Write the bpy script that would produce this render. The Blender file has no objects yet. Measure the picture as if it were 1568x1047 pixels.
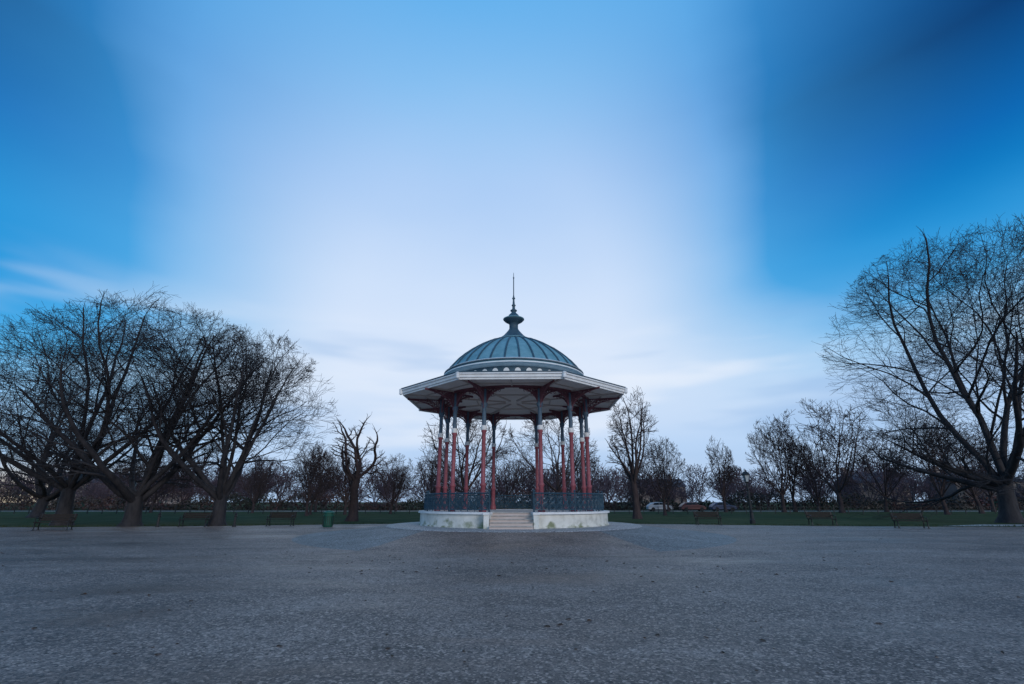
import bpy, math, random
from math import sin, cos, pi, radians, sqrt
from mathutils import Vector, Matrix
import numpy as np

scene = bpy.context.scene
scene.view_settings.view_transform = 'Standard'
scene.view_settings.look = 'None'
scene.view_settings.exposure = 0

# ------------------------------------------------------------ materials
def new_mat(name, col, rough=0.7, spec=0.4, metal=0.0):
    m = bpy.data.materials.new(name); m.use_nodes = True
    b = m.node_tree.nodes['Principled BSDF']
    b.inputs['Base Color'].default_value = (*col, 1)
    b.inputs['Roughness'].default_value = rough
    b.inputs['Specular IOR Level'].default_value = spec
    b.inputs['Metallic'].default_value = metal
    return m

def noise_mat(name, stops, scale=5, detail=6, rough=0.7, bump=0.0, bscale=None, spec=0.3, stretch=(1,1,1)):
    m = new_mat(name, stops[0][1], rough, spec)
    nt = m.node_tree; N = nt.nodes; L = nt.links
    b = N['Principled BSDF']
    tc = N.new('ShaderNodeTexCoord'); mp = N.new('ShaderNodeMapping')
    mp.inputs['Scale'].default_value = stretch
    L.new(tc.outputs['Object'], mp.inputs[0])
    n = N.new('ShaderNodeTexNoise'); n.inputs['Scale'].default_value = scale
    n.inputs['Detail'].default_value = detail; n.inputs['Roughness'].default_value = 0.65
    L.new(mp.outputs[0], n.inputs['Vector'])
    r = N.new('ShaderNodeValToRGB')
    els = r.color_ramp.elements
    while len(els) < len(stops): els.new(0.5)
    for e, (p, c) in zip(els, stops):
        e.position = p; e.color = (*c, 1)
    L.new(n.outputs['Fac'], r.inputs[0]); L.new(r.outputs[0], b.inputs['Base Color'])
    if bump > 0:
        n2 = N.new('ShaderNodeTexNoise'); n2.inputs['Scale'].default_value = bscale or scale*4
        n2.inputs['Detail'].default_value = 4
        L.new(tc.outputs['Object'], n2.inputs['Vector'])
        bp = N.new('ShaderNodeBump'); bp.inputs['Strength'].default_value = bump
        bp.inputs['Distance'].default_value = 0.02
        L.new(n2.outputs['Fac'], bp.inputs['Height']); L.new(bp.outputs[0], b.inputs['Normal'])
    return m

M = {}
M['bark'] = noise_mat('bark', [(.3,(.014,.014,.018)),(.7,(.045,.042,.045))], 4, bump=.6, bscale=25, rough=.8, stretch=(1,1,.3), spec=.25)
M['bark_pale'] = noise_mat('bark_pale', [(.3,(.035,.027,.03)),(.7,(.075,.055,.052))], 4, bump=.5, bscale=25, rough=.9, stretch=(1,1,.3), spec=.1)
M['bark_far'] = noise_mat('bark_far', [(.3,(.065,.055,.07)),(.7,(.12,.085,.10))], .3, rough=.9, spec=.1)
M['red'] = noise_mat('red_iron_paint', [(.3,(.22,.055,.07)),(.7,(.33,.10,.12))], 6, rough=.45, bump=.1)
M['maroon'] = noise_mat('maroon_iron_paint', [(.3,(.13,.045,.06)),(.7,(.20,.08,.095))], 6, rough=.5)
M['blueiron'] = noise_mat('blue_iron_paint', [(.3,(.06,.10,.15)),(.7,(.10,.16,.22))], 6, rough=.45)
M['rail'] = noise_mat('railing_paint', [(.3,(.018,.045,.07)),(.7,(.04,.085,.12))], 6, rough=.4)
M['white'] = noise_mat('white_paint', [(.3,(.66,.67,.67)),(.6,(.80,.81,.81))], 3, rough=.5)
M['cream'] = noise_mat('cream_soffit_paint', [(.3,(.78,.68,.62)),(.7,(.85,.76,.70))], 1.5, rough=.65)
M['creamrib'] = noise_mat('cream_rib_paint', [(.3,(.50,.42,.38)),(.7,(.60,.51,.47))], 1.5, rough=.65)
M['lead'] = noise_mat('painted_lead_roof', [(.3,(.10,.235,.285)),(.7,(.18,.36,.42))], 2.0, rough=.6, bump=.1)
M['leadrib'] = noise_mat('lead_roll', [(.3,(.03,.07,.10)),(.7,(.06,.11,.15))], 3, rough=.55)
M['darkwood'] = noise_mat('bench_wood', [(.3,(.012,.010,.009)),(.7,(.03,.022,.018))], 8, rough=.7, spec=.2)
M['iron'] = noise_mat('black_iron', [(.3,(.012,.014,.016)),(.7,(.028,.03,.032))], 8, rough=.45)
M['green'] = noise_mat('green_bin_paint', [(.3,(.008,.07,.05)),(.7,(.015,.11,.075))], 5, rough=.45)
M['glass'] = new_mat('lantern_glass', (.35,.4,.42), .15, .5)
M['tyre'] = new_mat('tyre', (.015,.015,.015), .8)
M['carglass'] = new_mat('car_glass', (.02,.025,.03), .2, .3)
M['leaf'] = noise_mat('dead_leaf', [(.3,(.03,.018,.01)),(.7,(.10,.055,.03))], 3, rough=.7)
M['step'] = noise_mat('worn_stone', [(.3,(.26,.24,.22)),(.7,(.55,.52,.48))], 4, rough=.7, bump=.2)
M['deck'] = noise_mat('deck_boards', [(.3,(.42,.38,.34)),(.7,(.55,.50,.46))], 3, rough=.7, bump=.1)

def plinth_mat():
    m = noise_mat('limewashed_stone', [(.25,(.36,.36,.32)),(.5,(.66,.66,.61)),(.8,(.80,.79,.75))], 1.6, rough=.75, bump=.2, bscale=20)
    nt=m.node_tree; N=nt.nodes; L=nt.links; b=N['Principled BSDF']
    base=b.inputs['Base Color'].links[0].from_socket
    tc=N.new('ShaderNodeTexCoord'); sp=N.new('ShaderNodeSeparateXYZ'); L.new(tc.outputs['Object'],sp.inputs[0])
    n=N.new('ShaderNodeTexNoise'); n.inputs['Scale'].default_value=2.2; n.inputs['Detail'].default_value=7
    L.new(tc.outputs['Object'],n.inputs['Vector'])
    mr=N.new('ShaderNodeMapRange'); mr.inputs[1].default_value=1.1; mr.inputs[2].default_value=.45; mr.inputs[3].default_value=-.12; mr.inputs[4].default_value=.12
    L.new(sp.outputs['Z'],mr.inputs[0])
    ad=N.new('ShaderNodeMath'); L.new(n.outputs['Fac'],ad.inputs[0]); L.new(mr.outputs[0],ad.inputs[1])
    r=N.new('ShaderNodeValToRGB'); r.color_ramp.elements[0].position=.57; r.color_ramp.elements[1].position=.72
    L.new(ad.outputs[0],r.inputs[0])
    mx=N.new('ShaderNodeMix'); mx.data_type='RGBA'
    L.new(r.outputs[0],mx.inputs[0]); L.new(base,mx.inputs[6]); mx.inputs[7].default_value=(.22,.25,.15,1)
    L.new(mx.outputs[2],b.inputs['Base Color'])
    return m
M['plinth']=plinth_mat()

# ------------------------------------------------------------ mesh builder
class MB:
    def __init__(s): s.v=[]; s.f=[]
    def tube(s, pts, rad, k=6, cap=True):
        n=len(pts); base=len(s.v)
        prev=None
        for i in range(n):
            p=Vector(pts[i])
            a=Vector(pts[max(0,i-1)]); b=Vector(pts[min(n-1,i+1)])
            d=(b-a)
            if d.length<1e-9: d=Vector((0,0,1))
            d.normalize()
            if prev is None:
                u=Vector((1,0,0)) if abs(d.x)<.8 else Vector((0,1,0))
            else: u=prev
            u=(u-d*u.dot(d)); u.normalize(); prev=u
            w=d.cross(u)
            r=rad[i] if hasattr(rad,'__len__') else rad
            for j in range(k):
                t=2*pi*j/k
                q=p+u*(r*cos(t))+w*(r*sin(t)); s.v.append((q.x,q.y,q.z))
        for i in range(n-1):
            for j in range(k):
                a=base+i*k+j; b=base+i*k+(j+1)%k
                s.f.append((a,b,b+k,a+k))
        if cap and k>3:
            s.f.append(tuple(base+j for j in reversed(range(k))))
            s.f.append(tuple(base+(n-1)*k+j for j in range(k)))
    def box(s, x0,x1,y0,y1,z0,z1, mat=None):
        b=len(s.v)
        c=[(x0,y0,z0),(x1,y0,z0),(x1,y1,z0),(x0,y1,z0),(x0,y0,z1),(x1,y0,z1),(x1,y1,z1),(x0,y1,z1)]
        if mat is not None: c=[tuple(mat@Vector(q)) for q in c]
        s.v+=c
        for f in [(0,3,2,1),(4,5,6,7),(0,1,5,4),(1,2,6,5),(2,3,7,6),(3,0,4,7)]:
            s.f.append(tuple(b+i for i in f))
    def lathe(s, prof, n, rot=0.0, cx=0, cy=0):
        b=len(s.v)
        for r,z in prof:
            for j in range(n):
                t=rot+2*pi*j/n; s.v.append((cx+r*cos(t),cy+r*sin(t),z))
        for i in range(len(prof)-1):
            for j in range(n):
                a=b+i*n+j; c=b+i*n+(j+1)%n
                s.f.append((a,c,c+n,a+n))
    def disc(s, r, z, n, rot=0.0, up=True, cx=0, cy=0):
        b=len(s.v)
        for j in range(n):
            t=rot+2*pi*j/n; s.v.append((cx+r*cos(t),cy+r*sin(t),z))
        idx=[b+j for j in range(n)]
        s.f.append(tuple(idx if up else reversed(idx)))
    def sector(s, r0,r1,z0,z1,a0,a1,n):
        b=len(s.v)
        for i in range(n+1):
            t=a0+(a1-a0)*i/n
            for r,z in ((r0,z0),(r1,z0),(r1,z1),(r0,z1)): s.v.append((r*cos(t),r*sin(t),z))
        for i in range(n):
            for j in range(4):
                a=b+i*4+j; c=b+i*4+(j+1)%4
                s.f.append((a,c,c+4,a+4))
        s.f.append((b+3,b+2,b+1,b)); e=b+n*4; s.f.append((e,e+1,e+2,e+3))
    def obj(s, name, mat, parent=None, smooth=False, loc=None, rotz=0):
        me=bpy.data.meshes.new(name); me.from_pydata(s.v,[],s.f); me.validate(); me.update()
        if mat: me.materials.append(mat)
        if smooth:
            me.polygons.foreach_set('use_smooth',[True]*len(me.polygons))
        o=bpy.data.objects.new(name,me); scene.collection.objects.link(o)
        if parent: o.parent=parent
        if loc: o.location=loc
        o.rotation_euler.z=rotz
        return o

def empty(name, loc, rotz=0, scale=1):
    o=bpy.data.objects.new(name,None); scene.collection.objects.link(o)
    o.location=loc; o.rotation_euler.z=rotz; o.scale=(scale,)*3; o.empty_display_size=.5
    return o

# ------------------------------------------------------------ bandstand
CY=27.0
B=empty('bandstand',(0.1,CY,0),radians(-1.5))
FR=-pi/2
OCT=pi/8
gap=math.asin(.95/4.85)
b=MB(); b.sector(4.05,4.85,.30,1.06,FR+gap,FR+2*pi-gap,72)
b.sector(4.75,4.90,.25,.56,FR+gap,FR+2*pi-gap,72)
for sx in (-1,1):
    b.box(.95 if sx>0 else -1.18, 1.18 if sx>0 else -.95, -5.12,-4.70,.2,1.055)
b.obj('plinth',M['plinth'],B)
b=MB(); b.sector(4.0,4.95,1.063,1.15,FR+gap,FR+2*pi-gap,72)
for sx in (-1,1):
    b.box(.93 if sx>0 else -1.21, 1.21 if sx>0 else -.93, -5.16,-4.86,1.058,1.147)
b.obj('coping',M['white'],B)
b=MB(); b.lathe([(4.1,1.0),(4.1,1.14)],48); b.disc(4.1,1.14,48); b.obj('deck',M['deck'],B)
b=MB(); b2=MB()
for i in range(5):
    y0=-5.32+i*.27
    z1=.48+.132*(i+1)
    b.box(-.925,.925,y0,-3.95+0.001*i,.3-.002*i,z1-.035)
    b2.box(-.928,.928,y0-.03,-3.95,z1-.033,z1 if i<4 else 1.138)
b.obj('step_risers',M['creamrib'],B)
b2.obj('step_treads',M['step'],B)

RR=4.66
rail=MB()
def arcpts(r,z,a0,a1,n): return [(r*cos(a0+(a1-a0)*i/n),r*sin(a0+(a1-a0)*i/n),z) for i in range(n+1)]
A0,A1=FR+gap+.015,FR+2*pi-gap-.015
rail.tube(arcpts(RR,1.95,A0,A1,90),.035,6)
rail.tube(arcpts(RR,1.82,A0,A1,90),.016,5)
rail.tube(arcpts(RR,1.25,A0,A1,90),.022,5)
nu=78
da=(A1-A0)/nu
for i in range(nu+1):
    a=A0+da*i
    x,y=RR*cos(a),RR*sin(a)
    if i%6==0:
        rail.tube([(x,y,1.14),(x,y,2.03)],.04,6); rail.tube([(x,y,2.0),(x,y,2.06),(x,y,2.12)],[.03,.06,.01],6)
    else: rail.tube([(x,y,1.17),(x,y,1.95)],.018,4)
    if i<nu:
        ac=a+da/2; w=RR*da
        def P(u,z):
            t=ac+u/RR; return (RR*cos(t),RR*sin(t),z)
        for (cz,rr) in ((1.40,.135),(1.66,.115)):
            rail.tube([P(rr*cos(t*pi/5),cz+rr*sin(t*pi/5)) for t in range(11)],.024,4,False)
            rail.tube([P(rr*.5*cos(t*pi/3),cz+rr*.5*sin(t*pi/3)) for t in range(7)],.018,4,False)
        for sgn in (-1,1):
            rail.tube([P(sgn*(.02+.012*t)*cos(t*.8)*.9,1.53+(.02+.02*t)*sin(t*.8)) for t in range(9)],.018,4,False)
        rail.tube([P(-w/2,1.25),P(0,1.53),P(w/2,1.82)],.016,4); rail.tube([P(w/2,1.25),P(0,1.53),P(-w/2,1.82)],.016,4)
        rail.tube([P(.06*cos(t*pi/3),1.885+.055*sin(t*pi/3)) for t in range(7)],.014,4,False)
rail.obj('railing',M['rail'],B)

CR=4.02
cang=[19.5,46,75,106,134,160.5]
angs=[FR+radians(s*a) for a in cang for s in (-1,1)]
c1=MB(); c2=MB(); c3=MB(); br=MB()
for a in angs:
    cx,cy=CR*cos(a),CR*sin(a)
    c1.lathe([(.17,1.14),(.17,1.35),(.13,1.42),(.115,1.5),(.115,2.25),(.15,2.3),(.15,2.36),(.105,2.42),(.095,4.7),(.13,4.76),(.13,4.84)],14,0,cx,cy)
    c2.lathe([(.135,4.84),(.15,4.95),(.15,5.02),(.11,5.06)],14,0,cx,cy)
    c3.lathe([(.10,5.06),(.095,5.9),(.14,6.0),(.16,6.12),(.12,6.18),(.11,6.86)],14,0,cx,cy)
    ra=Vector((cos(a),sin(a),0)); ta=Vector((-sin(a),cos(a),0))
    o=Vector((cx,cy,0))
    for d,Lb,Hb in ((ra,1.75,.95),(-ra,1.0,.8),(ta,.95,.8),(-ta,.95,.8)):
        def Q(u,v): q=o+d*(.1+u); return (q.x,q.y,v)
        top=6.86
        arc=[]
        for i in range(11):
            t=pi/2*i/10
            arc.append((Lb*(1-cos(t)), top-Hb+ (Hb-.06)*sin(t)))
        br.tube([Q(*p) for p in arc],.035,5)
        br.tube([Q(0,top-Hb),Q(0,top)],.035,5)
        br.tube([Q(0,top-.02),Q(Lb,top-.02)],.035,5)
        inner=[(Lb*.62*(1-cos(pi/2*i/10)), top-Hb*.62+(Hb*.62-.06)*sin(pi/2*i/10)) for i in range(11)]
        br.tube([Q(*p) for p in inner],.02,4)
        for i in range(1,10):
            u,v=arc[i]
            br.tube([Q(u,v),Q(u,top-.03)],.014,4)
            if i<9: br.tube([Q(u,v),Q(arc[i+1][0],(top+arc[i+1][1])/2),Q(min(Lb,arc[i+1][0]+.12),top-.03)],.013,4)
            br.tube([Q(u,v),Q(u*.4,v+.05)],.013,4)
        for i in range(4):
            rc=.10-.018*i; uc=.14+i*.27*Lb/1.4; vc=top-.16
            br.tube([Q(uc+rc*cos(t*pi/4),vc+rc*sin(t*pi/4)) for t in range(9)],.014,4,False)
c1.obj('column_shafts',M['red'],B,True); c2.obj('column_collars',M['white'],B,True); c3.obj('column_tops',M['blueiron'],B,True)
br.obj('lattice_brackets',M['maroon'],B)

ce=MB(); ce.disc(6.20,6.93,8,OCT,up=False); ce.obj('soffit',M['cream'],B)
sb=MB()
for k in range(8):
    a=OCT+k*pi/4
    m=Matrix.Rotation(a,4,'Z')
    sb.box(.5,6.05,-.045,.045,6.86,6.925,m)
    m=Matrix.Rotation(a+pi/8,4,'Z')
    sb.box(4.2,5.6,-.035,.035,6.872,6.927,m)
for r in (2.2,5.05,6.1):
    pts=[(r*cos(OCT+k*pi/4),r*sin(OCT+k*pi/4),6.90) for k in range(9)]
    for p,q in zip(pts,pts[1:]): sb.tube([p,q],.035,4)
sb.obj('soffit_ribs',M['creamrib'],B)
rb=MB()
r=4.15
rb.lathe([(r-.07,6.93),(r-.07,6.83),(r+.07,6.83),(r+.07,6.93)],48)
rb.obj('ring_beam',M['maroon'],B)
fa=MB(); fa.lathe([(6.10,6.925),(6.10,6.86),(6.20,6.85),(6.20,6.92),(6.26,6.95),(6.26,7.06),(6.32,7.09),(6.32,7.15),(6.20,7.155)],8,OCT)
for k in range(8):
    a=OCT+k*pi/4
    x,y=6.30*cos(a),6.30*sin(a)
    fa.lathe([(.02,6.86),(.09,6.90),(.09,7.08),(.11,7.14),(.05,7.18),(.01,7.19)],10,0,x,y)
fa.obj('eaves_gutter',M['white'],B)
dl=MB(); dl.lathe([(6.20,7.158),(6.33,7.162),(6.33,7.21),(6.18,7.215)],8,OCT); dl.obj('gutter_lip',M['leadrib'],B)
ro=MB(); ro.lathe([(6.20,7.17),(5.2,7.28),(4.2,7.48),(3.5,7.66)],8,OCT); ro.obj('lower_roof',M['lead'],B)
dr=MB(); dr.lathe([(3.68,7.4),(3.68,7.64),(3.62,7.66),(3.62,8.06)],96); dr.obj('drum',M['leadrib'],B,True)
dw=MB()
dw.lathe([(3.66,7.64),(3.72,7.65),(3.72,7.69),(3.62,7.70)],96)
dw.lathe([(3.62,8.06),(3.76,8.09),(3.90,8.16),(4.02,8.17),(4.02,8.23),(3.92,8.24)],96)
for i in range(40):
    a=2*pi*(i+.5)/40
    m=Matrix.Rotation(a,4,'Z')
    bi=len(dw.v)
    for t in range(13):
        th=pi*t/12
        dw.v.append(tuple(m@Vector((3.645,.15*cos(th),7.80+.17*sin(th)))))
    dw.f.append(tuple(range(bi,bi+13)))
dw.obj('drum_mouldings',M['white'],B)
prof=[(3.92,8.245),(3.92,8.36),(3.84,8.38),(3.62,8.70),(3.33,9.04),(2.98,9.36),(2.55,9.70),(2.08,10.0),(1.58,10.27),(1.0,10.50)]
dm=MB(); dm.lathe(prof,96); dm.obj('dome',M['lead'],B,True)
rbs=MB()
for i in range(32):
    a=2*pi*(i+.5)/32
    rbs.tube([((r+.015)*cos(a),(r+.015)*sin(a),z+.015) for r,z in prof[2:]],[.05]*7+[.03],5)
rbs.lathe([(3.94,8.30),(3.98,8.33),(3.94,8.36)],96)
rbs.obj('dome_ribs',M['leadrib'],B)
dp=MB(); dp.lathe([(3.93,8.36),(3.98,8.39),(3.92,8.43),(3.82,8.425)],96); dp.obj('dome_edge_line',M['white'],B)
fi=MB()
fi.lathe([(1.08,10.44),(1.08,10.54),(.95,10.60),(.62,10.85),(.42,11.08),(.33,11.20),(.26,11.32),(.26,11.60),(.34,11.68),(.54,11.80),(.60,11.88),(.60,11.95),(.46,12.0),(.36,12.05),(.30,12.18),(.16,12.32),(.12,12.38),(.20,12.46),(.20,12.5),(.09,12.58),(.08,12.75),(.13,12.82),(.07,12.9),(.05,13.2),(.10,13.28),(.05,13.36),(.03,13.5),(.028,14.6),(.05,14.65),(.02,14.72),(.012,15.0)],20)
fi.obj('cupola_and_spire',M['leadrib'],B,True)
fc=MB(); fc.lathe([(.605,11.88),(.63,11.90),(.63,11.935),(.605,11.95)],20); fc.lathe([(1.085,10.49),(1.11,10.50),(1.11,10.54),(1.08,10.55)],32); fc.obj('finial_trim',M['lead'],B)

# ------------------------------------------------------------ ground
def plane_poly(name, pts, z, mat):
    me=bpy.data.meshes.new(name); me.from_pydata([(x,y,z) for x,y in pts],[],[tuple(range(len(pts)))])
    me.materials.append(mat); o=bpy.data.objects.new(name,me); scene.collection.objects.link(o); return o

M['grass']=noise_mat('grass',[(.3,(.028,.040,.018)),(.5,(.045,.062,.027)),(.75,(.080,.082,.045))],.35,10,rough=1,bump=.6,bscale=30,spec=.05)
plane_poly('grass_ground',[(-700,-60),(700,-60),(700,1200),(-700,1200)],0,M['grass'])

def macadam(name, dark, mid, light, wet=True, rdry=.5, spec=.8):
    m=new_mat(name,mid,.6,spec); nt=m.node_tree; N=nt.nodes; L=nt.links; b=N['Principled BSDF']
    tc=N.new('ShaderNodeTexCoord')
    def noise(scale,detail,stretch=(1,1,1),rough=.6,dist=0):
        mp=N.new('ShaderNodeMapping'); mp.inputs['Scale'].default_value=stretch
        L.new(tc.outputs['Object'],mp.inputs[0])
        n=N.new('ShaderNodeTexNoise'); n.inputs['Scale'].default_value=scale; n.inputs['Detail'].default_value=detail
        n.inputs['Roughness'].default_value=rough; n.inputs['Distortion'].default_value=dist
        L.new(mp.outputs[0],n.inputs['Vector']); return n
    big=noise(.30,7,(.8,1.5,1),.62,.5)
    fine=noise(26,6,rough=.9)
    mid_n=noise(2.0,12,rough=.85)
    def mul(a,k,add=None):
        q=N.new('ShaderNodeMath'); q.operation='MULTIPLY_ADD'; q.inputs[1].default_value=k; L.new(a,q.inputs[0])
        if add is None: q.inputs[2].default_value=0
        else: L.new(add,q.inputs[2])
        return q.outputs[0]
    tot=mul(fine.outputs['Fac'],.36,mul(big.outputs['Fac'],.34,mul(mid_n.outputs['Fac'],.30)))
    r=N.new('ShaderNodeValToRGB'); els=r.color_ramp.elements; els.new(.5)
    for e,(p,c) in zip(els,[(.43,dark),(.5,mid),(.57,light)]): e.position=p; e.color=(*c,1)
    L.new(tot,r.inputs[0])
    def speck(scale,lo,hi,amt,ch):
        vo=N.new('ShaderNodeTexVoronoi'); vo.inputs['Scale'].default_value=scale; L.new(tc.outputs['Object'],vo.inputs['Vector'])
        hs=N.new('ShaderNodeSeparateColor'); L.new(vo.outputs['Color'],hs.inputs[0])
        g=N.new('ShaderNodeMapRange'); g.inputs[1].default_value=lo; g.inputs[2].default_value=hi; g.inputs[3].default_value=0; g.inputs[4].default_value=amt
        L.new(hs.outputs[ch],g.inputs[0]); return g.outputs[0],hs
    f1,hs=speck(44,.70,1,.9,0); f2,_=speck(44,.58,1,.95,2); f3,_=speck(24,.88,1,.7,0); f4,_=speck(19,.84,1,.75,1)
    cur=r.outputs[0]
    lt=(light[0]*1.9,light[1]*1.85,light[2]*1.8,1); dk=(dark[0]*.35,dark[1]*.32,dark[2]*.28,1)
    for f,c in ((f1,lt),(f2,dk),(f3,lt),(f4,dk)):
        mx=N.new('ShaderNodeMix'); mx.data_type='RGBA'; L.new(f,mx.inputs[0]); L.new(cur,mx.inputs[6]); mx.inputs[7].default_value=c; cur=mx.outputs[2]
    # broad damp patches: browner, darker and glossier
    wn=noise(.26,8,(.45,1.5,1),.66,.8)
    wr=N.new('ShaderNodeMapRange'); wr.inputs[1].default_value=.49; wr.inputs[2].default_value=.63; wr.clamp=True
    L.new(wn.outputs['Fac'],wr.inputs[0])
    mx2=N.new('ShaderNodeMix'); mx2.data_type='RGBA'; mx2.blend_type='MULTIPLY'
    L.new(wr.outputs[0],mx2.inputs[0]); L.new(cur,mx2.inputs[6]); mx2.inputs[7].default_value=(.66,.60,.56,1) if wet else (.9,.9,.9,1)
    L.new(mx2.outputs[2],b.inputs['Base Color'])
    rr=N.new('ShaderNodeMapRange'); rr.inputs[3].default_value=rdry; rr.inputs[4].default_value=.32 if wet else rdry
    L.new(wr.outputs[0],rr.inputs[0]); L.new(rr.outputs[0],b.inputs['Roughness'])
    bp=N.new('ShaderNodeBump'); bp.inputs['Strength'].default_value=.8; bp.inputs['Distance'].default_value=.015
    hsum=N.new('ShaderNodeMath'); L.new(fine.outputs['Fac'],hsum.inputs[0]); L.new(hs.outputs[1],hsum.inputs[1])
    L.new(hsum.outputs[0],bp.inputs['Height']); L.new(bp.outputs[0],b.inputs['Normal'])
    return m
M['plaza']=macadam('gravel_macadam',(.080,.053,.042),(.190,.135,.110),(.33,.25,.21),True,.58,.5)
M['mound']=macadam('slate_gravel',(.075,.075,.075),(.14,.145,.148),(.24,.25,.25),False,.6,.5)
M['path']=macadam('pale_path',(.25,.25,.26),(.34,.33,.33),(.44,.43,.42),False,.6,.5)

back=[(120,27),(80,31.5),(60,32.8),(45,33.5),(30,34.3),(20,35.5),(12,38.0),(5,39.5),(-5,39.5),(-12,38.0),(-20,35.3),(-30,33.8),(-45,32.5),(-60,31),(-80,29),(-120,25)]
rng=random.Random(5)
edge=[]
for (x0,y0),(x1,y1) in zip(back,back[1:]):
    n=max(2,int(abs(x1-x0)/1.2))
    for i in range(n):
        t=i/n; edge.append((x0+(x1-x0)*t, y0+(y1-y0)*t+rng.uniform(-.12,.12)))
edge.append(back[-1])
plane_poly('gravel_plaza',[(-120,-40),(120,-40)]+edge,.004,M['plaza'])
plane_poly('footpath',[(29,35.2),(60,33.8),(120,30),(120,33.5),(62,38),(34,37.6)],.008,M['path'])
plane_poly('distant_road',[(-300,86),(300,86),(300,93),(-300,93)],.008,M['plaza'])
mo=MB(); prof=[(10.6,.0045),(10.2,.02),(9.4,.09),(8.2,.24),(7.0,.38),(6.2,.45),(5.6,.475),(4.0,.48)]
mo.lathe(prof,96)
mo.obj('gravel_mound',M['mound'],None,True,(0.1,CY,0))
ap=MB()
a0,a1=FR-radians(30),FR+radians(27); n=40
prof2=[(11.2,.0065),(10.6,.013),(10.2,.03),(9.4,.10),(8.2,.25),(7.0,.39),(6.2,.46),(5.6,.485),(4.6,.49)]
rngA=random.Random(4); jl=[rngA.uniform(-.012,.012) for _ in range(12)]
for q_,(r,z) in enumerate(prof2):
    for i in range(n+1):
        e=(11.2-r)*.012+jl[q_]
        a=(a0-e*1.5)+(a1-a0+e*3)*i/n; ap.v.append((r*cos(a),r*sin(a),z))
for k in range(len(prof2)-1):
    for i in range(n):
        q=k*(n+1)+i; ap.f.append((q,q+1,q+n+2,q+n+1))
ap.obj('mound_apron_path',M['plaza'],None,True,(0.1,CY,0))
rg=MB(); rg.lathe([(6.5,.435),(6.45,.468),(5.8,.488),(4.85,.494)],96); rg.obj('ring_path',M['path'],None,True,(0.1,CY,0))

lf=MB(); rng=random.Random(11)
for i in range(650):
    if i<150: x=rng.uniform(-9,9); y=rng.uniform(2.2,12)
    elif i<420: x=rng.gauss(0,8); y=rng.uniform(12,18)
    else: x=rng.uniform(-28,28); y=rng.uniform(5,33)
    if (x-.1)**2+(y-CY)**2<11.4**2: continue
    s=rng.choice((rng.uniform(.012,.03),rng.uniform(.02,.06)))*(1 if y>6 else .7); a=rng.uniform(0,2*pi); z=.008
    c,sn=cos(a),sin(a); el=rng.uniform(.4,1.2)
    bi=len(lf.v)
    for u,v,h in ((-1,0,.0),(-.3,.55,.25),(.5,.45,.35),(1.1,0,.1),(.4,-.5,.3),(-.4,-.5,.15),(0,0,.02)):
        v*=el
        lf.v.append((x+s*(u*c-v*sn),y+s*(u*sn+v*c),z+s*h*rng.uniform(.5,1.4)))
    for j in range(6): lf.f.append((bi+6,bi+(j+1)%6,bi+j))
lf.obj('fallen_leaves',M['leaf'])

gt=MB(); rng=random.Random(3)
for (x,y) in [p for p in edge if abs(p[0])<62]:
    for k in range(42):
        gx=x+rng.uniform(-.8,.8); gy=y+rng.uniform(-.05,1.6); h=rng.uniform(.05,.14); a=rng.uniform(0,pi)
        dx,dy=.02*cos(a),.02*sin(a); bi=len(gt.v)
        gt.v+=[(gx-dx,gy-dy,0),(gx+dx,gy+dy,0),(gx+rng.uniform(-.05,.05),gy+rng.uniform(-.05,.05),h)]
        gt.f.append((bi,bi+1,bi+2))
gt.obj('grass',M['grass'])

# ------------------------------------------------------------ trees
def rvec(r):
    while True:
        v=Vector((r.uniform(-1,1),r.uniform(-1,1),r.uniform(-1,1)))
        if .01<v.length<1: return v.normalized()

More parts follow.
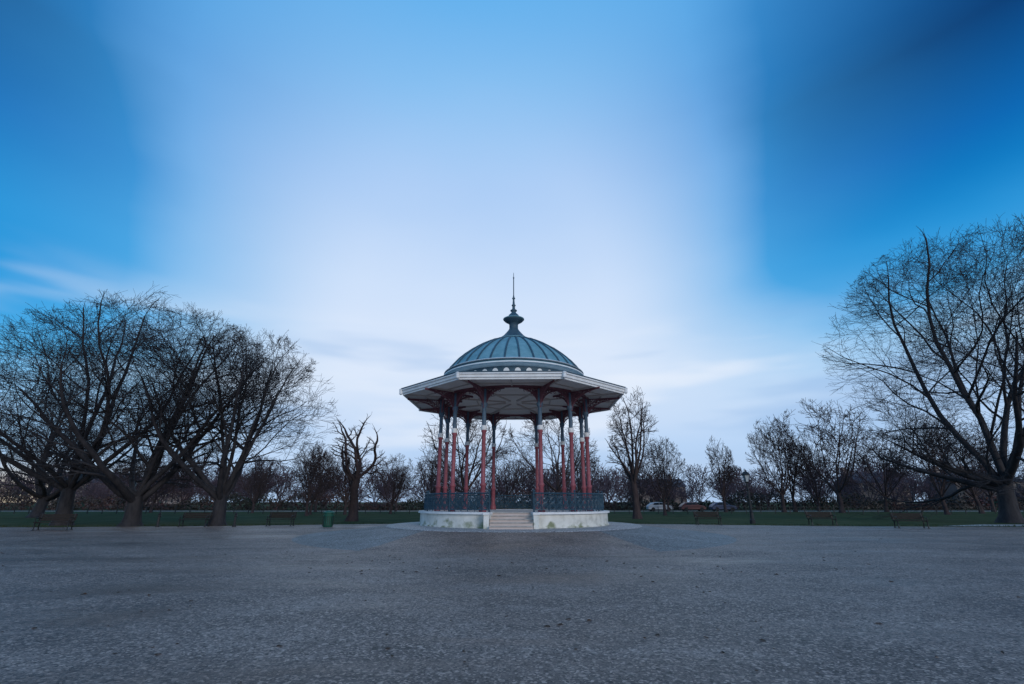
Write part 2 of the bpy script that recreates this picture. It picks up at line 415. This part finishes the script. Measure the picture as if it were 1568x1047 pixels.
def tree_mesh(name, seed, H, W, trunk=.2, tr=.35, nch=(8,8,6,5,4), ang=(15,75), rmin=.013, lean=(0,0), trop=(.0,.08,.05,.04,.05,.06), mat='bark', wig=(.06,.17,.25,.28,.30,.3), ratio=(.66,.50,.52,.55,.6), stub=False, cz=.5, off=0):
    r=random.Random(seed); polys=[]
    nseg=(6,9,7,4,3,2); maxl=len(nch)
    lobes=[(rvec(r),r.uniform(.05,.2)) for _ in range(9)]
    def outside(p):
        if p.z<H*.12: return False
        zz=(p.z-H*cz)/(H*(1-cz)) if p.z>H*cz else (p.z-H*cz)/(H*(cz+.08))
        q=Vector(((p.x-off)/(W*.5),p.y/(W*.5),zz))
        l=q.length
        if l<.5: return False
        d=q/l; lim=.90
        for a,w in lobes: lim+=w*max(0,a.dot(d)-.55)*2-.015
        return l>lim
    def branch(p,d,L,rad,lev):
        n=nseg[lev]; pts=[p.copy()]; rr=[rad]; dirs=[d.copy()]
        up=Vector((0,0,1))
        for i in range(n):
            d=(d+rvec(r)*wig[lev]+up*trop[lev]*r.uniform(.4,1.4)).normalized()
            if not stub and lev>0 and outside(p+d*(L/n)*.6):
                if i>0 and r.random()<.8: break
                L*=.5
            p=p+d*(L/n); pts.append(p.copy()); dirs.append(d.copy())
        n=len(pts)-1
        for i in range(n):
            t=(i+1)/n
            end=.72 if lev==0 else (.22 if not stub or lev>2 else .6)
            rr.append(max(rmin*.8,rad*(1-(1-end)*t)))
        polys.append((pts,rr,lev))
        if lev>=maxl: return
        nc=nch[lev]
        frac=n/nseg[lev]; nc=max(2,int(round(nc*(.35+.65*frac))))
        Leff=L*max(.5,frac)
        for c in range(nc):
            if lev==0: t=r.uniform(.70,1) if c<nc-1 else 1.0
            else: t=.18+.82*((c+r.uniform(0,1))/nc)
            fi=min(n-1e-6,t*n); i0=int(fi); f=fi-i0
            q=pts[i0].lerp(pts[i0+1],f); dd=dirs[i0+1]
            rp=rr[i0]*(1-f)+rr[i0+1]*f
            if lev==0:
                az=2.399*c+r.uniform(-.3,.3); an=radians(ang[0]+(ang[1]-ang[0])*((c*.618+.3)%1))
                if c==nc-1: an=radians(r.uniform(3,15))
                nd=Vector((sin(an)*cos(az),sin(an)*sin(az),cos(an)))
                Lc=H*ratio[0]*r.uniform(.9,1.15)*(1-.08*an)
                rc=rp*r.uniform(.40,.58)
            else:
                an=radians(r.uniform(25,65))
                s=rvec(r); s=(s-dd*s.dot(dd)).normalized()
                nd=(dd*cos(an)+s*sin(an)).normalized()
                if nd.z<-.3: nd.z*=.3; nd.normalize()
                Lc=Leff*ratio[min(lev,4)]*r.uniform(.65,1.25)*(1.15-.45*t)
                rc=max(rmin,rp*r.uniform(.42,.62))
            branch(q,nd,Lc,rc,lev+1)
        if lev>0: branch(pts[-1],dirs[-1],L*.3,max(rmin,rr[-1]*.9),min(lev+2,maxl))
    branch(Vector((0,0,-.1)),Vector((lean[0],lean[1],1)).normalized(),H*trunk,tr,0)
    zs=max(p.z for P_,_,_ in polys for p in P_)
    xs=sorted(p.x for P_,_,l in polys if l>=2 for p in P_)
    k=len(xs)//200
    wx=max(xs[-1-k]-xs[k],.1)
    sz=H/zs; sw=W/wx
    mb=MB()
    for P_,rr,l in polys:
        Q=[(p.x*sw,p.y*sw,p.z*sz) for p in P_]
        if l==0:
            rr=list(rr); rr[0]*=1.55; rr[1]*=1.12
        mb.tube(Q,rr,(10,7,5,4,3,3)[l],False)
    me=bpy.data.meshes.new(name); me.from_pydata(mb.v,[],mb.f); me.update()
    me.materials.append(M[mat])
    me.polygons.foreach_set('use_smooth',[True]*len(me.polygons))
    return me
def place(name,me,x,y,rot=0,s=1,sz=None):
    o=bpy.data.objects.new(name,me); scene.collection.objects.link(o)
    o.location=(x,y,0); o.rotation_euler.z=rot; o.scale=(s,s,sz or s); return o

P=tree_mesh
big=(9,8,7,5,4)
rt=(.75,.52,.54,.6,.7)
ta_=P('plane_tree_a',118,18.2,18,trunk=.17,tr=.50,nch=big,ang=(10,80),ratio=rt,rmin=.0105)
tb_=P('plane_tree_b',229,15.4,14.5,trunk=.14,tr=.56,nch=big,ang=(10,80),ratio=rt,rmin=.0105)
place('plane_tree',ta_,-31.4,36)
place('plane_tree',tb_,-26.0,35.2)
place('plane_tree',P('plane_tree_c',333,14.2,13.8,trunk=.14,tr=.5,nch=big,ang=(10,80),ratio=rt,off=1.0,rmin=.0105),-20.6,36)
place('plane_tree',tb_,-50,54,2.1,1.05)
place('plane_tree',P('plane_tree_d',415,27,25,trunk=.13,tr=.66,nch=(11,10,8,6,4),ang=(10,82),ratio=(.74,.52,.54,.58,.65),rmin=.012,off=2.5,lean=(.05,0)),39.2,40.5)
place('pollarded_tree',P('pollarded_tree_a',55,9.0,5.0,trunk=.38,tr=.42,nch=(5,5,5,4),ang=(15,50),ratio=(.42,.35,.4,.5,.5),rmin=.014,mat='bark_pale',stub=True,trop=(.0,.08,.06,.06,.08,.1),wig=(.12,.3,.3,.3,.3,.3),lean=(.05,0)),-13.7,44)
place('bare_tree',P('bare_tree_a',61,12.2,9.5,trunk=.22,tr=.34,rmin=.016,nch=(8,8,6,5),mat='bark_pale'),-4.9,50)
place('bare_tree',P('bare_tree_b',62,12.5,10,trunk=.22,tr=.32,rmin=.016,nch=(8,8,6,5),mat='bark_pale'),4.6,54)
place('bare_tree',P('bare_tree_c',63,13.0,5.4,trunk=.3,tr=.36,rmin=.016,nch=(8,8,6,5),ang=(8,45),mat='bark_pale',ratio=(.6,.4,.5,.55,.6)),12.2,50)
v=[P('bare_tree_v%d'%i,700+i,14,w,trunk=.18,tr=.28,nch=(8,7,6,5),rmin=.024,ang=ag,mat='bark_pale',trop=(0,.12,.10,.1,.1,.1)) for i,(w,ag) in enumerate([(8.5,(8,55)),(10.5,(10,65)),(6,(6,35))])]
for x,y,i,h,rot in [(-16.6,70,1,8.2,.4),(-26,66,1,8.4,2),(-31.5,82,0,10.0,1),(-38,75,1,8.5,3),(-55,78,1,9.5,.7),(-68,90,0,10,2.2),(-48,95,2,9,1.2),(-24,60,0,8.8,2.7),(-21.5,66,2,9.2,.8),
                    (-10,64,0,8,1.9),(-1,72,1,9.5,.2),(9.5,68,0,9,4),(18.5,62,0,9.5,.9),(26,85,2,9,2.6),(33.4,80,2,12,1.1),(42.5,80,0,15,.3),(49,76,1,17.4,2.1),
                    (60,82,1,14,.8),(66,72,1,14,3.3),(54,90,0,12,5),(80,85,1,14,1.6),(23,92,0,9,.1),(-20,88,2,8.6,.5),(46.5,84,2,14,1.9),(56,66,0,13,1.3)]:
    place('bare_tree',v[i],x,y,rot,h/14*(1.05 if h<11 else 1),h/14)

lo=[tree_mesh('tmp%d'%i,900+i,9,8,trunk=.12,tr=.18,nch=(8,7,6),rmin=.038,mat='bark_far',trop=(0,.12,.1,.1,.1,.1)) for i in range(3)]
def mesh_arr(me):
    a=np.empty(len(me.vertices)*3,dtype=np.float64); me.vertices.foreach_get('co',a)
    return a.reshape(-1,3),[tuple(p.vertices) for p in me.polygons]
ar=[mesh_arr(m) for m in lo]
V=[];F=[];off=0; rng=random.Random(8)
for i in range(200):
    va,fa_=ar[rng.randrange(3)]
    x=-165+330*(i+rng.random())/200; y=rng.uniform(102,150); s=rng.uniform(.5,1.25)*(1.1 if abs(x)>70 else 1)
    t=rng.uniform(0,6.28); c,sn=cos(t),sin(t)
    w=s*1.25
    q=np.stack([(va[:,0]*c-va[:,1]*sn)*w+x,(va[:,0]*sn+va[:,1]*c)*w+y,va[:,2]*s],1)
    V.append(q); F+= [tuple(k+off for k in f) for f in fa_]; off+=len(va)
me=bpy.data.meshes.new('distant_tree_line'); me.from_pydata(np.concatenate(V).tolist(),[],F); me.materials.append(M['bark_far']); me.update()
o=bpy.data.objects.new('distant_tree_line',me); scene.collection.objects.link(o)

M['hedge']=noise_mat('hedge_leaves',[(.3,(.03,.045,.035)),(.5,(.06,.055,.05)),(.68,(.12,.06,.06))],.12,4,rough=1,spec=.05)
hd=MB(); rng=random.Random(21)
for i in range(45000):
    x=rng.uniform(-170,170)
    top=2.2+.8*sin(x*.13+1)+.7*sin(x*.31)+.5*sin(x*.9)
    z=rng.uniform(0,1)**.9*max(1.2,top)*rng.uniform(.8,1.1); y=97+rng.uniform(-1.6,1.6)
    s=rng.uniform(.07,.18); n=rvec(rng); u=n.orthogonal().normalized()*s; w=n.cross(u).normalized()*s
    p=Vector((x,y,z)); bi=len(hd.v)
    for q in (p-u-w*.6,p+u*.8-w,p+u+w*.7,p-u*.7+w): hd.v.append(tuple(q))
    hd.f.append((bi,bi+1,bi+2,bi+3))
hd.obj('hedge',M['hedge'])

# ------------------------------------------------------------ street furniture
def bench(x,y,rz):
    e=empty('park_bench',(x,y,0),rz)
    s=MB()
    for i in range(4): s.box(-.9,.9,-.25+i*.125,-.15+i*.125,.43,.465)
    s.obj('seat',M['darkwood'],e)
    k=MB(); m=Matrix.Translation((0,.27,.46))@Matrix.Rotation(radians(-12),4,'X')
    for i in range(3): k.box(-.9,.9,-.015,.015,.06+i*.13,.17+i*.13,m)
    k.obj('backrest',M['darkwood'],e)
    l=MB()
    for sx in (-.8,.8):
        l.tube([(sx,-.26,0),(sx,-.2,.22),(sx,-.24,.43)],.035,6); l.tube([(sx,.3,0),(sx,.22,.3),(sx,.26,.46),(sx,.37,.92)],.035,6)
        l.tube([(sx,-.24,.42),(sx,.26,.42)],.03,5); l.tube([(sx,-.24,.43),(sx,-.27,.64),(sx,-.1,.68),(sx,.31,.66)],.028,6)
        l.box(sx-.05,sx+.05,-.33,-.2,0,.03); l.box(sx-.05,sx+.05,.24,.37,0,.03)
    l.obj('cast_iron_legs',M['iron'],e)
bench(-26.9,30.3,radians(18)); bench(-21.2,34.4,radians(8)); bench(-15.9,35.4,radians(4))
bench(14.1,37.0,radians(-4)); bench(21.8,36.2,radians(-6)); bench(25.2,32.6,radians(-14))

def litter_bin(x,y):
    e=empty('litter_bin',(x,y,0))
    a=MB(); a.lathe([(.26,0),(.31,.02),(.33,.1),(.33,.66),(.36,.68),(.36,.74),(.30,.76)],16); a.obj('body',M['green'],e,False)
    a=MB(); a.lathe([(.30,.755),(.30,.86),(.37,.865),(.36,.92),(.22,1.0),(.01,1.03)],16); a.obj('hood',M['green'],e)
    a=MB()
    for i in range(16):
        t=2*pi*i/16+.2; a.box(.333,.348,-.02,.02,.08,.66,Matrix.Rotation(t,4,'Z'))
    a.obj('slats',M['iron'],e)
litter_bin(-12.2,34.2)
def bollard(x,y):
    a=MB(); a.lathe([(.12,0),(.12,.1),(.085,.14),(.075,.62),(.11,.66),(.11,.70),(.06,.74),(.09,.82),(.05,.9),(.005,.92)],10); a.obj('bollard',M['iron'],None,False,(x,y,0))
bollard(-23.4,34.1); bollard(-18.5,34.4)

def lamp(x,y):
    e=empty('street_lamp',(x,y,0))
    a=MB(); a.lathe([(.20,0),(.20,.28),(.15,.34),(.12,.8),(.15,.86),(.095,.94),(.08,2.4),(.11,2.45),(.075,2.5),(.07,2.95),(.10,3.0),(.14,3.05)],12)
    a.tube([(-.32,0,2.75),(.32,0,2.75)],.028,6); a.obj('post',M['iron'],e)
    g=MB(); g.lathe([(.14,3.06),(.26,3.55)],4,pi/4); g.obj('lantern_glass',M['glass'],e)
    t=MB(); t.lathe([(.31,3.55),(.31,3.60),(.15,3.80),(.06,3.83),(.06,3.92),(.005,4.02)],8)
    for k in range(4):
        q=pi/4+k*pi/2; t.tube([(.145*cos(q),.145*sin(q),3.05),(.265*cos(q),.265*sin(q),3.56)],.022,4)
    t.obj('lantern_cap',M['iron'],e)
lamp(18.2,39); lamp(-45,60)

fe=MB()
for i in range(110):
    x=-110+i*2.0; fe.box(x-.04,x+.04,69.96,70.04,0,.95)
fe.box(-110,110,69.97,70.03,.86,.90); fe.box(-110,110,69.98,70.02,.5,.53)
fe.obj('rail_fence',M['iron'])

def car(x,y,col,rz=0):
    e=empty('parked_car',(x,y,0),rz)
    pm=new_mat('car_paint',col,.4,.3)
    prof=[(-2.05,.32),(-2.12,.7),(-1.98,.95),(-1.75,1.1),(-1.3,1.42),(-.2,1.5),(.35,1.42),(1.0,1.02),(1.85,.88),(2.1,.65),(2.1,.32)]
    a=MB(); n=len(prof)
    ws=[(.84 if z<1.15 else .66) for _,z in prof]
    for sgn in (-1,1):
        for (px,pz),w in zip(prof,ws): a.v.append((px,sgn*w,pz))
    a.f.append(tuple(range(n))); a.f.append(tuple(reversed(range(n,2*n))))
    for i in range(n):
        j=(i+1)%n; a.f.append((i,i+n,j+n,j))
    o=a.obj('body',pm,e); bv=o.modifiers.new('b','BEVEL'); bv.width=.05; bv.segments=2
    g=MB()
    for sgn in (-1,1):
        for q in ([(-1.25,1.08),(-1.1,1.36),(-.25,1.42),(-.25,1.08)],[(-.17,1.08),(-.17,1.42),(.3,1.36),(.75,1.08)]):
            bi=len(g.v)
            for px,pz in q: g.v.append((px,sgn*(.87-(pz-1.05)*.42),pz))
            g.f.append(tuple(bi+k for k in range(4)))
    g.obj('windows',M['carglass'],e)
    w=MB()
    for wx in (-1.3,1.35):
        for sy in (-.8,.8): w.tube([(wx,sy-.1,.32),(wx,sy+.1,.32)],.32,16)
    w.obj('wheels',M['tyre'],e)
for x,y,c in [(25.4,88,(.40,.42,.45)),(31.2,88.4,(.12,.05,.05)),(36.4,88.2,(.05,.07,.13))]:
    car(x,y,c,rz=random.Random(int(x)).uniform(-.05,.05))

def brick_mat():
    m=new_mat('brick',(.25,.12,.09),.85); nt=m.node_tree; N=nt.nodes; L=nt.links
    bk=N.new('ShaderNodeTexBrick'); bk.inputs['Scale'].default_value=3; bk.inputs['Color1'].default_value=(.26,.11,.09,1); bk.inputs['Color2'].default_value=(.21,.09,.08,1); bk.inputs['Mortar'].default_value=(.22,.18,.16,1)
    tc=N.new('ShaderNodeTexCoord'); L.new(tc.outputs['Object'],bk.inputs['Vector']); L.new(bk.outputs[0],N['Principled BSDF'].inputs['Base Color']); return m
M['brick']=brick_mat(); M['slate']=noise_mat('slate_roof',[(.3,(.06,.065,.08)),(.7,(.10,.105,.12))],3,rough=.9,spec=.1)
M['trim']=new_mat('stone_trim',(.35,.34,.33),.8)
def house(x,y,w,h):
    e=empty('brick_house',(x,y,0))
    a=MB(); a.box(-w/2,w/2,0,9,0,h); a.obj('walls',M['brick'],e)
    r=MB(); r.v+=[(-w/2-.3,-.4,h),(w/2+.3,-.4,h),(w/2+.3,9.4,h),(-w/2-.3,9.4,h),(-w/2-.3,4.5,h+2.6),(w/2+.3,4.5,h+2.6)]
    r.f+=[(0,1,5,4),(2,3,4,5),(0,4,3),(1,2,5),(0,3,2,1)]; r.obj('roof',M['slate'],e)
    g=MB(); f=MB(); n=int(w/3)
    for i in range(n):
        for k in range(int(h/3)):
            cx=-w/2+(i+.5)*w/n; z=1+3*k
            f.box(cx-.62,cx+.62,-.06,-.003,z-.1,z+1.7); g.box(cx-.5,cx+.5,-.09,-.063,z,z+1.6)
    f.obj('window_frames',M['trim'],e); g.obj('windows',M['carglass'],e)
    d=MB(); d.box(-.5,.5,-.13,-.1,0,2.1); d.obj('door',M['green'],e)
    c=MB()
    for i in range(0,n+1,2):
        cx=-w/2+i*w/n; c.box(cx-.45,cx+.45,4,5.2,h+1.3,h+3.8)
    c.obj('chimneys',M['brick'],e)
for x,y,w,h in [(-235,270,30,7),(-190,275,22,7),(47,160,16,6),(112,118,16,6),(90,122,12,6),(-105,125,16,6)]: house(x,y,w,h)

# ------------------------------------------------------------ sky / light
w=bpy.data.worlds.new('World'); scene.world=w; w.use_nodes=True
nt=w.node_tree; N=nt.nodes; L=nt.links
bg=N['Background']
sky=N.new('ShaderNodeTexSky'); sky.sky_type='NISHITA'; sky.sun_disc=False
SE,SA=radians(20),radians(150)
sky.sun_elevation=SE; sky.sun_rotation=SA; sky.air_density=1.3; sky.dust_density=.3; sky.ozone_density=3
tc=N.new('ShaderNodeTexCoord'); sep=N.new('ShaderNodeSeparateXYZ'); L.new(tc.outputs['Generated'],sep.inputs[0])
def math_(op,a=None,b_=None,c=None):
    m=N.new('ShaderNodeMath'); m.operation=op
    for i,vv in enumerate((a,b_,c)):
        if vv is None: continue
        if isinstance(vv,(int,float)): m.inputs[i].default_value=vv
        else: L.new(vv,m.inputs[i])
    return m.outputs[0]
def mrange(v_,a,b_,c=0,d=1,smooth=True):
    m=N.new('ShaderNodeMapRange'); m.interpolation_type='SMOOTHSTEP' if smooth else 'LINEAR'
    L.new(v_,m.inputs[0]); m.inputs[1].default_value=a; m.inputs[2].default_value=b_; m.inputs[3].default_value=c; m.inputs[4].default_value=d
    return m.outputs[0]
def lin(r,g,b_): return tuple(((c/255)/12.92 if c/255<=.04045 else ((c/255+.055)/1.055)**2.4) for c in (r,g,b_))
def ramp(fac,st):
    cr=N.new('ShaderNodeValToRGB'); els=cr.color_ramp.elements
    while len(els)<len(st): els.new(.5)
    for e,(p,c) in zip(els,st): e.position=p; e.color=(*c,1)
    L.new(fac,cr.inputs[0]); return cr.outputs[0]
def scale(vec,k):
    dv=N.new('ShaderNodeVectorMath'); dv.operation='SCALE'; dv.inputs['Scale'].default_value=k; L.new(vec,dv.inputs[0]); return dv.outputs[0]
def mix(f,a,b_):
    mx=N.new('ShaderNodeMix'); mx.data_type='RGBA'
    if isinstance(f,float): mx.inputs[0].default_value=f
    else: L.new(f,mx.inputs[0])
    L.new(a,mx.inputs[6]); L.new(b_,mx.inputs[7]); return mx.outputs[2]
def rgbn(c):
    n=N.new('ShaderNodeRGB'); n.outputs[0].default_value=(*c,1); return n.outputs[0]
def skynoise(sc,stretch,det=4,rot=14):
    mp=N.new('ShaderNodeMapping'); mp.inputs['Scale'].default_value=stretch; mp.inputs['Rotation'].default_value=(0,radians(rot),0)
    L.new(tc.outputs['Generated'],mp.inputs[0])
    n1=N.new('ShaderNodeTexNoise'); n1.inputs['Scale'].default_value=sc; n1.inputs['Detail'].default_value=det; n1.inputs['Roughness'].default_value=.45
    L.new(mp.outputs[0],n1.inputs['Vector']); return math_('SUBTRACT',n1.outputs['Fac'],.5)
nz=skynoise(2.0,(1,1,2.4))
nb=skynoise(2.2,(1,1,5.5),3,8)
X=sep.outputs['X']; Z=sep.outputs['Z']
ex=math_('DIVIDE',math_('ADD',X,.06),.68); ez=math_('DIVIDE',math_('SUBTRACT',Z,.34),.90)
e2=math_('SQRT',math_('ADD',math_('MULTIPLY',ex,ex),math_('MULTIPLY',ez,ez)))
side=mrange(math_('MULTIPLY_ADD',nz,-.16,e2),.34,1.12,1,0)
zl=math_('MULTIPLY_ADD',nz,-.18,math_('MULTIPLY_ADD',X,-.12,Z))
low=mrange(zl,.02,.42,.97,0)
mask=math_('SUBTRACT',math_('ADD',side,low),math_('MULTIPLY',side,low))
STR=.10
cloud=scale(ramp(math_('MULTIPLY_ADD',nz,.12,Z),[(0,lin(172,199,233)),(.10,lin(186,213,246)),(.26,lin(220,233,252)),(.40,lin(206,225,251)),(.58,lin(174,206,246)),(.72,lin(138,193,242)),(.81,lin(108,181,239)),(.95,lin(80,165,232))]),1/STR)
midc=scale(ramp(Z,[(0,lin(150,200,238)),(.20,lin(104,186,237)),(.40,lin(88,174,233)),(.55,lin(68,158,224)),(.66,lin(56,146,216)),(.82,lin(80,165,230))]),1/STR)
blue=scale(ramp(Z,[(0,lin(140,196,236)),(.12,lin(80,178,230)),(.26,lin(0,154,226)),(.40,lin(0,142,215)),(.51,lin(0,104,182)),(.62,lin(0,58,116)),(.78,lin(10,95,170))]),1/STR)
clear=mix(.95,sky.outputs[0],blue)
skyc=mix(mrange(mask,.35,1.0,0,1,False),mix(mrange(mask,0,.55,0,1,False),clear,midc),cloud)
# soft horizontal stratus bands low in the sky: one brighter, one blue-grey
bandz=math_('MULTIPLY',mrange(Z,.04,.14,0,1),mrange(Z,.24,.38,1,0))
skyc=mix(math_('MULTIPLY',bandz,mrange(nb,.0,.16,0,.60)),skyc,rgbn([c/STR for c in lin(236,243,254)]))
skyc=mix(math_('MULTIPLY',bandz,mrange(nb,-.02,-.16,0,.55)),skyc,rgbn([c/STR for c in lin(150,188,232)]))
wm=math_('MULTIPLY',mrange(Z,.0,.075,1,0),mrange(X,-.72,-.52,.75,0))
L.new(mix(wm,skyc,rgbn([c/STR for c in lin(252,226,178)])),bg.inputs['Color']); bg.inputs['Strength'].default_value=STR

sd=bpy.data.lights.new('sun','SUN'); sd.energy=1.1; sd.angle=radians(20); sd.color=(1,.90,.82)
so=bpy.data.objects.new('sun',sd); scene.collection.objects.link(so)
dirv=Vector((sin(SA)*cos(SE),cos(SA)*cos(SE),sin(SE)))
so.rotation_euler=dirv.to_track_quat('Z','Y').to_euler()

cam=bpy.data.cameras.new('camera'); co=bpy.data.objects.new('camera',cam); scene.collection.objects.link(co)
cam.lens=17.0; cam.sensor_width=36; cam.clip_end=3000; cam.clip_start=.05
co.location=(0,0,1.6); co.rotation_euler=(radians(90+18.25),0,0)
scene.camera=co
